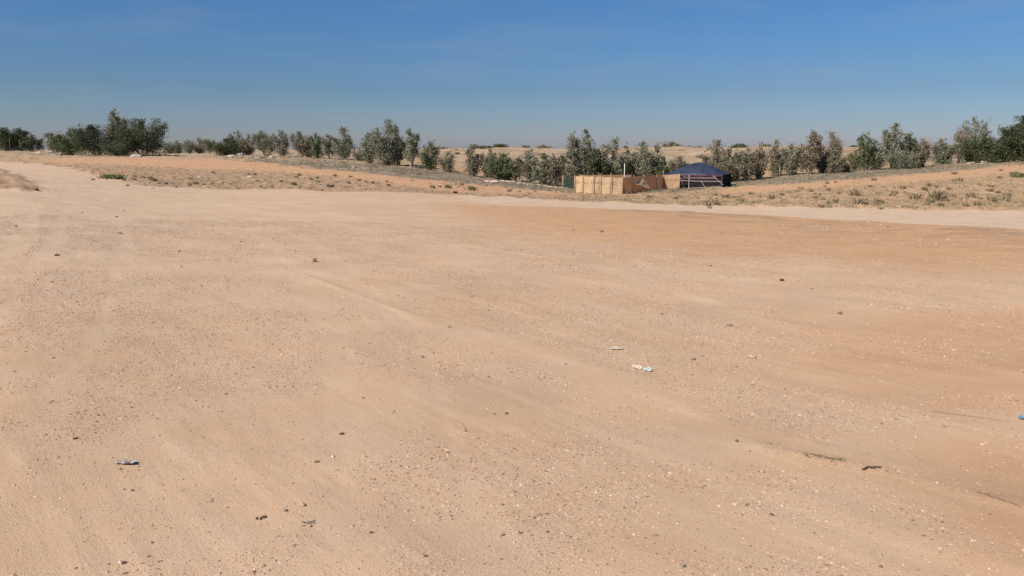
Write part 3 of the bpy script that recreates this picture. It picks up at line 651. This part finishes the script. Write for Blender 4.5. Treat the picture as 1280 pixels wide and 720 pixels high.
for (u, v, px, col, lab) in [
    (427, 543, 8, DK, 'small dark brown stone alone on the dirt, lower left of centre'),
    (965, 645, 9, DK, 'dark flat stone on the dirt near the bottom right'),
    (853, 709, 11, (0.27, 0.25, 0.17), 'grey-green rounded stone at the bottom edge of the photo'),
    (977, 351, 9, DK, 'dark lump on the gravel right of centre, below the orange strip'),
    (866, 450, 9, GR, 'pale pitted stone just right of the scrap of cardboard'),
    (94, 549, 7, DK, 'small dark stone in the left foreground above the grey plastic scrap'),
    (155, 704, 8, DK, 'dark pebble near the bottom left corner'),
    (921, 554, 7, DK, 'dark pebble below the soil ridge on the right side'),
    (682, 590, 6, BR, 'brown pebble near the lower centre of the photo'),
    (633, 518, 6, DK, 'dark pebble in the middle of the photo below the scuffed line'),
    (528, 448, 7, BR, 'brown pebble on the dirt left of the cardboard scrap'),
    (396, 579, 8, BR, 'flat brown stone right of the grey plastic scrap'),
    (378, 634, 12, GR, 'grey stone behind the pile of grey crumbs at lower left'),
    (356, 640, 9, GR, 'smaller grey stone left of the one behind the grey crumbs'),
    (320, 649, 8, BR, 'long brown chip of stone in the bottom left quarter'),
    (464, 667, 7, DK, 'near-black pebble at the bottom, left of centre'),
    (532, 697, 7, DK, 'dark pebble by the bottom edge left of the middle'),
    (684, 665, 6, BR, 'brown stone near the bottom middle'),
    (1178, 654, 5, DK, 'tiny dark pebble near the bottom right corner'),
    (71, 320, 8, DK, 'dark fleck of stone on the pale track at left'),
    (393, 328, 13, BR, 'ragged brown clod in the middle of the pale track'),
    (413, 234, 12, DK, 'dark angular rock on the verge at the edge of the lot'),
    (338, 235, 11, BR, 'flat brown rock on the verge left of the dark angular one'),
    (46, 239, 9, DK, 'dark clod at the tip of the orange patch at left'),
    (1050, 392, 9, BR, 'brown clod on the gravel at the right side'),
    (912, 406, 9, BR, 'flat brown sliver of stone on the right gravel'),
    (150, 292, 8, BR, 'small brown clod on the pale track left'),
    (1171, 306, 9, (0.34, 0.23, 0.15), 'loose brown clod with stalks below the right road'),
    (940, 446, 11, (0.42, 0.3, 0.2), 'tan crumbly clod right of the pale pitted stone'),
    (752, 290, 8, BR, 'brown clod on the orange sand right of the middle')]:
    x, y = pix(u, v); stone_obj('stone', u, v, px*y/F*0.82, col, lab)
for (u, v, px, lab) in [(300, 195, 14, 'pale boulder below the gap left of the full rounded grey tree'), (325, 197.5, 12, 'pale boulder at the foot of the full rounded grey tree'),
                   (340, 197, 9, 'small pale boulder right of the full rounded tree foot'), (290, 196, 10, 'pale low boulder beside the dark round bush'),
                   (170, 196.5, 16, 'long pale boulder in front of the very dark rounded tree'), (50, 191, 12, 'white block right of the far left clump'),
                   (62, 191, 10, 'white block under the thin see-through tree'), (78, 192, 9, 'white block beside the olive green rounded tree'),
                   (618, 228, 12, 'pinkish flat rock at the foot of the hedge'), (610, 227, 9, 'small pinkish rock left of the flat one at the hedge foot'),
                   (313, 222, 9, 'white rag-like stone lying on the orange slope at left'), (250, 222, 7, 'small white stone on the clodded verge at left'),
                   (443, 210, 8, 'pale stone below the twin-topped grey pair'), (1230, 204, 12, 'orange-pale boulder at the foot of the wind-swept tree'),
                   (1213, 205, 10, 'pale rock left of the boulder under the wind-swept tree')]:
    x, y = pix(u, v); stone_obj('boulder' if px > 9 else 'stone', u, v, px*y/F, LT if 'pink' not in lab else (0.5, 0.34, 0.26), lab, 'rock', flat=0.3)
for k in range(70):
    u = rg.uniform(10, 1270); v = 262+458*rg.uniform(0, 1)**1.3; x, y = pix(u, v)
    stone_obj('stone', u, v, rg.uniform(2.2, 4.5)*y/F, [BR, GR, (0.36, 0.24, 0.16), BR][k % 4], 'pea-sized loose stone lying on the bare dirt lot', 'stone', 'loose small stones over the dirt lot')
for k in range(60):
    u = rg.uniform(95, 700); v = 236+(u-240)*0.02*(1 if u > 240 else 0)-rg.uniform(0, 16)-(max(0, 170-u)*0.2); x, y = pix(u, v)
    stone_obj('clod', u, v, rg.uniform(3, 7)*y/F, [DK, BR, (0.34, 0.22, 0.15), BR][k % 4], 'fist-sized clod of dirt on the verge beyond the lot', 'clod', 'clods on the left verge')

# ------------------------------------------------------------------ litter
def sheet(name, u, v, wpx, dpx, col, label, cat='litter', bumps=0.02, group=None):
    x, y = pix(u, v); w = wpx*y/F; d_ = dpx*y/F/ (1.7/math.hypot(1.7, y)); nx_, ny_ = 12, 8; V_ = []; F_ = []; s = rg.uniform(0, 90)
    for lay in (0, 1):
        for j in range(ny_+1):
            for i in range(nx_+1):
                px, py = i/nx_-0.5, j/ny_-0.5; th = math.atan2(py, px); rag = 1-0.14*math.sin(th*3+s)-0.07*math.sin(th*7+s*2)
                k_ = max(abs(px), abs(py))*2; rr_ = math.hypot(px, py)*2+1e-6; f = k_/rr_*0.92*rag
                X_, Y_ = px*w*f, py*d_*f
                V_.append((X_, Y_, 0.006+bumps*(0.5+0.5*math.sin(i*0.9+s)*math.cos(j*1.1+s))+(0.0015 if lay else 0)))
    m_ = (nx_+1)*(ny_+1)
    for j in range(ny_):
        for i in range(nx_):
            q = j*(nx_+1)+i; F_.append((q, q+nx_+1, q+nx_+2, q+1)); F_.append((m_+q, m_+q+1, m_+q+nx_+2, m_+q+nx_+1))
    ring = [i for i in range(nx_+1)]+[(j+1)*(nx_+1)-1 for j in range(1, ny_+1)]+[ny_*(nx_+1)+i for i in range(nx_-1, -1, -1)]+[j*(nx_+1) for j in range(ny_-1, 0, -1)]
    for i in range(len(ring)): a_, b_ = ring[i], ring[(i+1) % len(ring)]; F_.append((a_, b_, m_+b_, m_+a_))
    o = np_mesh(name, V_, F_, mk(name+'_surface', col, 0.55, 0.3, var=0.18, vscale=25)); o.location = (x, y, gz(x, y)); o.rotation_euler = (0, 0, rg.uniform(-0.2, 0.2)); return tag(o, label, cat, group)
sheet('cardboard_scrap', 797, 460, 15, 5, (0.62, 0.48, 0.36), 'pale beige scrap of card lying on the dirt right of centre', bumps=0.008)
sheet('plastic_scrap', 809, 463, 14, 5, (0.44, 0.47, 0.42), 'pale bluish-white scrap touching the beige card', bumps=0.009)
sheet('paper_scrap', 770, 437, 18, 3, (0.50, 0.40, 0.30), 'thin cream scrap above and left of the beige card', bumps=0.008)
sheet('plastic_scrap', 158, 580, 28, 5, (0.33, 0.28, 0.24), 'crumpled grey plastic scrap in the left foreground', bumps=0.014)
sheet('plastic_scrap', 1279, 525, 12, 5, (0.13, 0.22, 0.34), 'blue scrap cut by the right edge of the photo', bumps=0.012)
stone_obj('stone', 162, 581, 10*pix(162, 581)[1]/F, DK, 'dark stone holding down the grey plastic scrap')
for k in range(9):
    stone_obj('stone', 388+rg.normal()*7, 656+rg.normal()*2.5, rg.uniform(3, 7)*pix(388, 656)[1]/F, (0.19, 0.165, 0.13), 'crumb in the pile of grey crumbs at lower left', 'stone', 'pile of grey crumbs')
STICK = mk('stick_bark', (0.11, 0.075, 0.05), 0.9, 0.1, var=0.3, vscale=30)
def stick(name, u, v, u2, v2, r, label, cat='twig', group=None, lift=0.004):
    a_ = pix(u, v); b_ = pix(u2, v2); m = MB(); pts = []
    for k in range(7):
        s_ = k/6; x = a_[0]*(1-s_)+b_[0]*s_+(rg.normal()*0.006 if 0 < k < 6 else 0); y = a_[1]*(1-s_)+b_[1]*s_+(rg.normal()*0.012 if 0 < k < 6 else 0)
        pts.append((x-a_[0], y-a_[1], gz(x, y)-gz(*a_)+lift*math.sin(math.pi*s_)+r))
    m.tube(pts, [r*(1-0.5*k/6) for k in range(7)], 6); o = m.build(name, DRY if name == 'straw_stalk' else STICK, smooth=True, loc=(a_[0], a_[1], gz(*a_))); return tag(o, label, cat, group)
stick('twig_or_crack', 1078, 591, 1101, 588, 0.007, 'dark curved dry twig on the dirt at lower right')
stick('twig_or_crack', 1165, 515, 1262, 529, 0.0015, 'long thin straight crack in the dirt near the right edge, built as a thin stick')  # crack in the dirt, added as a thin raised stick
stick('twig_or_crack', 1220, 620, 1275, 640, 0.0018, 'thin twig on the soil ridge at lower right')
stick('twig_or_crack', 325, 650, 332, 646, 0.004, 'short dark twig in the bottom left quarter')
for k in range(26):
    u = 1002+rg.uniform(0, 52); v = 570+(u-1002)*0.19+rg.normal()*1.6; stick('straw_stalk', u, v, u+rg.uniform(4, 13), v+rg.uniform(-1, 3), 0.0014, 'stalk in the tangle of dry straw on the soil ridge', 'stalk', 'tangle of dry straw on the ridge', 0.006)

# ------------------------------------------------------------------ tan fabric enclosure
FAB = mk('tan_fabric', (0.72, 0.535, 0.335), 0.9, 0.1, var=0.10, vscale=2.2, transl=0.38, bump=0.01, bscale=6)
FABR = mk('brown_fabric', (0.66, 0.45, 0.29), 0.9, 0.1, var=0.10, vscale=2.2, transl=0.5, bump=0.01, bscale=6)
TRIM = mk('dark_trim', (0.13, 0.07, 0.045), 0.9, 0.1)
WOOD = mk('pole_wood', (0.36, 0.26, 0.16), 0.85, 0.1, var=0.2, vscale=9)
PALE = mk('white_paint', (0.72, 0.68, 0.62), 0.6, 0.3, var=0.08)
def gp(u, Yd): x = XY(u, Yd); return np.array([x, Yd, gz(x, Yd)])
origin = gp(750, 86); encl = empty('fabric_enclosure', tuple(origin), label='open-air enclosure of tan and brown cloth panels stretched on thin poles', cat='enclosure')
def panel(a, b, top, mat, sag=0.04, bulge=0.07, name='cloth_panel', seam=True, low=0.0):
    n, m = 16, 8; V_ = []; F_ = []; e = (b-a)[:2]; L = np.linalg.norm(e); nrm = np.array([e[1], -e[0]])/L; s = rg.uniform(0, 9)
    gzs = [gz(a[0]+e[0]*i/n, a[1]+e[1]*i/n) for i in range(n+1)]
    for lay in (0, 1):
        for j in range(m+1):
            for i in range(n+1):
                fx, fz = i/n, j/m; base = gzs[i]+0.02+low; tp_ = a[2]*(1-fx)+b[2]*fx+top-sag*math.sin(math.pi*fx)*(1+0.5*math.sin(7*fx+s))
                off = bulge*math.sin(math.pi*fx)*math.sin(math.pi*fz)*math.sin(3*fx+s)+0.006*math.sin(9*fx+s+fz*2)+(0.004 if lay else 0)
                q = np.array([a[0]+e[0]*fx, a[1]+e[1]*fx])+nrm*off
                V_.append((q[0]-origin[0], q[1]-origin[1], base+(tp_-base)*fz-origin[2]))
    M_ = (n+1)*(m+1)
    for j in range(m):
        for i in range(n):
            q = j*(n+1)+i; F_.append((q, q+1, q+n+2, q+n+1)); F_.append((M_+q, M_+q+n+1, M_+q+n+2, M_+q+1))
    ring = list(range(n+1))+[(j+1)*(n+1)-1 for j in range(1, m+1)]+[m*(n+1)+i for i in range(n-1, -1, -1)]+[j*(n+1) for j in range(m-1, 0, -1)]
    for i in range(len(ring)): p_, q_ = ring[i], ring[(i+1) % len(ring)]; F_.append((p_, q_, M_+q_, M_+p_))
    o = np_mesh(name, V_, F_, mat, encl, smooth=False)
    if seam:
        tm = MB(); k_ = max(2, int(L/0.16))
        for i in range(k_):
            fx = (i+0.5)/k_; q = np.array([a[0]+e[0]*fx, a[1]+e[1]*fx])+nrm*0.11; zc = gz(q[0], q[1])+top*0.66; w_ = 0.06
            if (i % 9) == 4: continue
            d_ = e/L*w_
            P0, P1, P2 = (q[0]-d_[0], q[1]-d_[1], zc+0.03), (q[0]+d_[0], q[1]+d_[1], zc+0.03), (q[0], q[1], zc-0.05)
            V2 = [np.array(pp)-origin for pp in (P0, P1, P2)]; V3 = [v_+np.array([nrm[0], nrm[1], 0])*0.01 for v_ in V2]
            tm.add(V2+V3, [(0, 2, 1), (3, 4, 5), (0, 1, 4, 3), (1, 2, 5, 4), (2, 0, 3, 5)])
        tm.build('stitched_trim', TRIM, o)
    return o
FR = [(719, 86.6), (728.5, 86.3), (742, 86.0), (751, 86.0), (764, 85.8), (779, 85.8)]
for (u1, y1), (u2, y2) in zip(FR[:-1], FR[1:]): panel(gp(u1, y1), gp(u2, y2), 1.80, FAB, 0.05, 0.05)
SI = [(779.3, 85.9), (806, 92.5), (830, 97.0), (851, 96.0)]
panel(gp(*SI[0]), gp(*SI[1]), 1.80, FABR, 0.06, 0.08, seam=False)
panel(gp(*SI[1]), gp(*SI[2]), 1.84, FABR, 0.05, 0.05, seam=False)
panel(gp(*SI[2]), gp(*SI[3]), 1.80, FABR, 0.05, 0.04)
panel(gp(723, 101), gp(719.3, 86.9), 1.72, FAB, 0.05, 0.05, seam=False)
panel(gp(790, 103), gp(723.5, 101.3), 1.7, FABR, 0.05, 0.05, seam=False)
# loose flap folded down over the brown side, catching the sun
a0 = gp(804.5, 92.0); a1 = gp(786, 87.2)
nrm = np.array([(gp(*SI[1])-gp(*SI[0]))[1], -(gp(*SI[1])-gp(*SI[0]))[0], 0]); nrm /= np.linalg.norm(nrm)
fp = [a0+[0, 0, 1.72]+nrm*0.1, a0+[0, 0, 0.35]+nrm*0.9, a0*0.45+a1*0.55+[0, 0, 0.72]+nrm*0.7, a1+[0, 0, 1.32]+nrm*0.14]
m = MB(); nn = 8; VV = []
for lay in (0, 1):
    for i in range(nn+1):
        s_ = i/nn; upc = fp[3]*(1-s_)+fp[0]*s_-np.array([0, 0, 0.38*math.sin(math.pi*s_)]); dnc = fp[3]*(1-s_)**2+fp[2]*2*s_*(1-s_)+fp[1]*s_**2
        for j in range(4): VV.append((upc*(1-j/3)+dnc*(j/3))+nrm*(0.05*math.sin(j*2+i)+0.004*lay)-origin)
FF = []; k2 = (nn+1)*4
for i in range(nn):
    for j in range(3): q = i*4+j; FF += [(q, q+4, q+5, q+1), (k2+q, k2+q+1, k2+q+5, k2+q+4)]
m.add(VV, FF); m.build('loose_flap', FAB, encl)
def post(u, Yd, top, r=0.03, mat=WOOD, par=encl, org=origin, lean=0.0):
    q = gp(u, Yd)-org; mm = MB(); mm.tube([(q[0], q[1], q[2]-0.1), (q[0]+lean*0.5, q[1], q[2]+top*0.5), (q[0]+lean, q[1], q[2]+top)], [r, r*0.95, r*0.85], 8)
    return mm.build('pole', mat, par, smooth=True)
for u, Yd, tp_ in [(719, 86.5, 2.02), (728.3, 86.15, 1.92), (742, 85.85, 2.10), (751, 85.85, 2.12), (764, 85.65, 2.22), (779.2, 85.65, 1.88), (806, 92.3, 1.95), (830, 96.7, 2.3), (851, 95.8, 1.95), (749, 94, 2.2), (822, 95.2, 1.9), (793, 89.0, 1.95)]:
    post(u, Yd, tp_, 0.028)
q = gp(781.2, 88); mm = MB(); mm.tube([(0, 0, -0.1), (0, 0, 3.3)], 0.034, 8); o = mm.build('flag_pole', PALE, smooth=True, loc=tuple(q)); tag(o, 'tall white pole rising behind the corner of the tan enclosure', 'pole')
# green shade net left of the enclosure
NET = mk('green_net', (0.035, 0.052, 0.040), 0.9, 0.1, var=0.2, transl=0.15)
o0 = gp(712, 98); net = empty('shade_net', tuple(o0), label='dark green shade net panel between posts left of the tan enclosure', cat='net')
a_, b_ = gp(705, 98.5)-o0, gp(718.3, 97.5)-o0
nm = MB(); V_ = []; NN = 10
for lay in (0, 0.006):
    for i in range(NN+1):
        s_ = i/NN; q = a_*(1-s_)+b_*s_
        for z_ in (0.08, 0.6, 1.22-0.08*math.sin(math.pi*s_)): V_.append((q[0], q[1]-lay+0.03*math.sin(5*s_+z_), q[2]+z_))
F_ = []
for i in range(NN):
    for j in range(2): q_ = i*3+j; F_ += [(q_, q_+3, q_+4, q_+1), (33+q_, 33+q_+1, 33+q_+4, 33+q_+3)]
nm.add(V_, F_); nm.build('net', NET, net)
post(705, 98.6, 1.5, 0.035, WOOD, net, o0); post(718.6, 97.4, 1.4, 0.035, WOOD, net, o0)
# pale concrete edging left of the enclosure
k1 = gp(625, 104); k2_ = gp(718, 99); mm = MB(); seg = 14
for i in range(seg):
    s0, s1 = i/seg, (i+0.97)/seg; pa = k1*(1-s0)+k2_*s0; pb = k1*(1-s1)+k2_*s1; c = (pa+pb)/2; c[2] = gz(c[0], c[1])+0.02
    mm.box(c-k1, (np.linalg.norm((pb-pa)[:2]), 0.22, 0.24), math.atan2(pb[1]-pa[1], pb[0]-pa[0]))
o = mm.build('concrete_edging', mk('pale_concrete', (0.38, 0.31, 0.24), 0.9, 0.1, var=0.2), loc=tuple(k1)); tag(o, 'low pale concrete edging on the ground left of the tan enclosure', 'edging')

# ------------------------------------------------------------------ tent
TL = gp(831, 98.2); TR = gp(904.5, 95.2); tz = 0.5*(TL[2]+TR[2]); org = np.array([(TL[0]+TR[0])/2, (TL[1]+TR[1])/2, tz]); ax = (TR-TL)[:2]; TW = np.linalg.norm(ax); rz = math.atan2(ax[1], ax[0])
tent = empty('tent', tuple(org), rz, label='bedouin-style tent with domed dark blue roof and black striped front', cat='tent')
TD = 5.6; EH = 1.62; AP = 3.02
def tent_roof_mat():
    m = mk('blue_canopy', (0.028, 0.036, 0.064), 0.55, 0.4, var=0.3, vscale=1.6, bump=0.03, bscale=2.5, transl=0.08)
    return m
n, mm_ = 28, 20; V_ = []; F_ = []
ov = 0.16; xa = 0.55; 
for lay in (0, -0.02):
    for j in range(mm_+1):
        for i in range(n+1):
            fx = -1+2*i/n; fy = -1+2*j/mm_; x = fx*(TW/2+ov); y = TD/2+fy*(TD/2+ov)
            dx_ = (x-0.0)/(TW/2+ov) if x < 0 else x/(TW/2+ov)
            k_ = (abs(dx_)**2.6+abs(fy)**2.6)**(1/2.6)
            k_ = min(k_, max(abs(dx_), abs(fy))*1.16); k_ = min(k_, 1.0)
            hgt = EH+(AP-EH)*(0.35*(1-k_)+0.65*(1-k_**1.7))
            scal = -0.05*abs(math.sin(i*math.pi/4)) if max(abs(fx), abs(fy)) > 0.97 else 0
            V_.append((x, y, hgt+0.025*math.sin(x*2.1)*math.cos(y*1.7)+scal+lay))
M_ = (n+1)*(mm_+1)
for j in range(mm_):
    for i in range(n): q = j*(n+1)+i; F_ += [(q, q+1, q+n+2, q+n+1), (M_+q, M_+q+n+1, M_+q+n+2, M_+q+1)]
ring = list(range(n+1))+[(j+1)*(n+1)-1 for j in range(1, mm_+1)]+[mm_*(n+1)+i for i in range(n-1, -1, -1)]+[j*(n+1) for j in range(mm_-1, 0, -1)]
for i in range(len(ring)): p_, q_ = ring[i], ring[(i+1) % len(ring)]; F_.append((p_, M_+p_, M_+q_, q_))
roof = np_mesh('roof', V_, F_, tent_roof_mat(), tent, smooth=True)
BLK = mk('black_goat_hair_cloth', (0.020, 0.014, 0.017), 0.9, 0.1, var=0.35, vscale=2)
STR = mk('pink_white_stripe', (0.50, 0.38, 0.36), 0.9, 0.1, var=0.2, vscale=6)
VAL = mk('magenta_valance', (0.14, 0.045, 0.08), 0.9, 0.1, var=0.25, vscale=4)
def tg(x, y):  # local ground height
    wx = org[0]+x*math.cos(rz)-y*math.sin(rz); wy = org[1]+x*math.sin(rz)+y*math.cos(rz); return gz(wx, wy)-org[2]
def tent_wall(x0, y0, x1, y1, name='wall', lo=0.0, mat=BLK):
    n = 20; V_ = []; F_ = []; dx_, dy_ = x1-x0, y1-y0; L = math.hypot(dx_, dy_); nx_, ny_ = dy_/L, -dx_/L
    for lay in (0, 0.02):
        for j in range(5):
            for i in range(n+1):
                f = i/n; x, y = x0+dx_*f, y0+dy_*f; b0 = tg(x, y)+lo; z = b0+(EH-0.02-b0)*j/4; o_ = 0.035*math.sin(f*17+j*0.5)*math.sin(math.pi*j/4)+lay
                V_.append((x+nx_*o_, y+ny_*o_, z))
    M_ = (n+1)*5
    for j in range(4):
        for i in range(n): q = j*(n+1)+i; F_ += [(q, q+1, q+n+2, q+n+1), (M_+q, M_+q+n+1, M_+q+n+2, M_+q+1)]
    return np_mesh(name, V_, F_, mat, tent)
hw = TW/2
fw = tent_wall(-hw, 0, hw, 0); tent_wall(hw, 0, hw, TD); tent_wall(hw, TD, -hw, TD); tent_wall(-hw, TD, -hw, 0)
xl = -hw+2.05
def strip(pts, w, mat, name, par):
    m = MB(); m.tube(pts, w, 5); return m.build(name, mat, par)
for zf, x0, x1, w in [(0.30, xl+0.25, hw-0.75, .015), (0.44, xl+0.2, hw-0.62, .014), (0.74, xl+0.1, hw-0.2, .014)]:
    zt = EH-zf*0.95-0.02; k_ = 14
    strip([(x0+(x1-x0)*i/k_, -0.075+0.012*math.sin(i*1.7), zt-0.03*math.sin(math.pi*i/k_)+0.012*math.sin(i*2.3)) for i in range(k_+1)], w, STR, 'stripe', fw)
strip([(xl, -0.09, tg(xl, 0)+0.12), (0.5, -0.09, tg(0.5, 0)+0.10), (hw, -0.09, tg(hw, 0)+0.1)], 0.022, STR, 'hem_rope', tent)
strip([(xl, -0.1, EH-0.72), (0.9, -0.1, EH-0.84), (hw+0.05, -0.1, EH-0.80)], 0.015, STR, 'band', tent)
# scalloped valance under the eave
vm_ = MB(); k_ = 44
for i in range(k_):
    x0 = -hw+TW*i/k_; x1 = -hw+TW*(i+1)/k_; d0 = 0.10+0.09*abs(math.sin(i*math.pi/11)); d1 = 0.10+0.09*abs(math.sin((i+1)*math.pi/11)); z0 = EH-0.03
    vm_.add([(x0, -0.13, z0), (x1, -0.13, z0), (x1, -0.13, z0-d1), (x0, -0.13, z0-d0), (x0, -0.115, z0), (x1, -0.115, z0), (x1, -0.115, z0-d1), (x0, -0.115, z0-d0)],
            [(3, 2, 1, 0), (4, 5, 6, 7), (2, 3, 7, 6), (0, 1, 5, 4)])
vm_.build('valance', VAL, tent)
for x_ in (xl-0.05, xl+1.05, hw-0.02): strip([(x_, -0.16, tg(x_, 0)-0.1), (x_, -0.16, EH-0.02)], 0.026, PALE if x_ == xl+1.05 else BARK, 'tent_pole', tent)
for (x0, z0, x1, z1, y1) in [(xl+0.02, EH-0.4, xl+0.75, 0.02, -0.75), (hw-1.1, EH-0.1, hw+0.2, 0.45, -0.3), (1.05, EH-0.75, 1.75, 0.02, -0.7)]:
    strip([(x0, -0.17, z0), (x1, y1, z1 if z1 > 0.1 else tg(x1, y1))], 0.010, PALE, 'guy_rope', tent)
# ------------------------------------------------------------------ posts of the old fence along the trees
for (u, Yd, h_, lab, mat, r_) in [(580, 112, 1.45, 'weathered wooden post right of the isolated brown bush', WOOD, 0.045), (586, 108.5, 1.0, 'short dark post right of the taller wooden post', TRIM, 0.05),
                         (703.5, 100.5, 1.5, 'grey post by the green netting', WOOD, 0.05), (976, 109, 1.5, 'thin post in the gap left of the right-centre thicket', WOOD, 0.045),
                         (391, 146, 2.4, 'pale thin post beside the greener upright tree', PALE, 0.05), (213, 205, 3.4, 'thin mast at the tiny distant trees', BARK, 0.04),
                         (13, 200, 3.2, 'thin mast in front of the dark tree at far left', BARK, 0.04), (25, 200, 3.0, 'thin mast before the pointed tree at far left', BARK, 0.04)]:
    q = gp(u, Yd); mm = MB(); mm.tube([(0, 0, -0.2), (0.02, 0, h_*0.5), (0.0, 0, h_)], [r_, r_*0.95, r_*0.8], 8)
    mm.tube([(0, 0, h_-0.001), (0, 0, h_+0.05)], [r_*0.8, r_*0.3], 8)
    o = mm.build('post', mat, smooth=True, loc=tuple(q)); tag(o, lab, 'post')
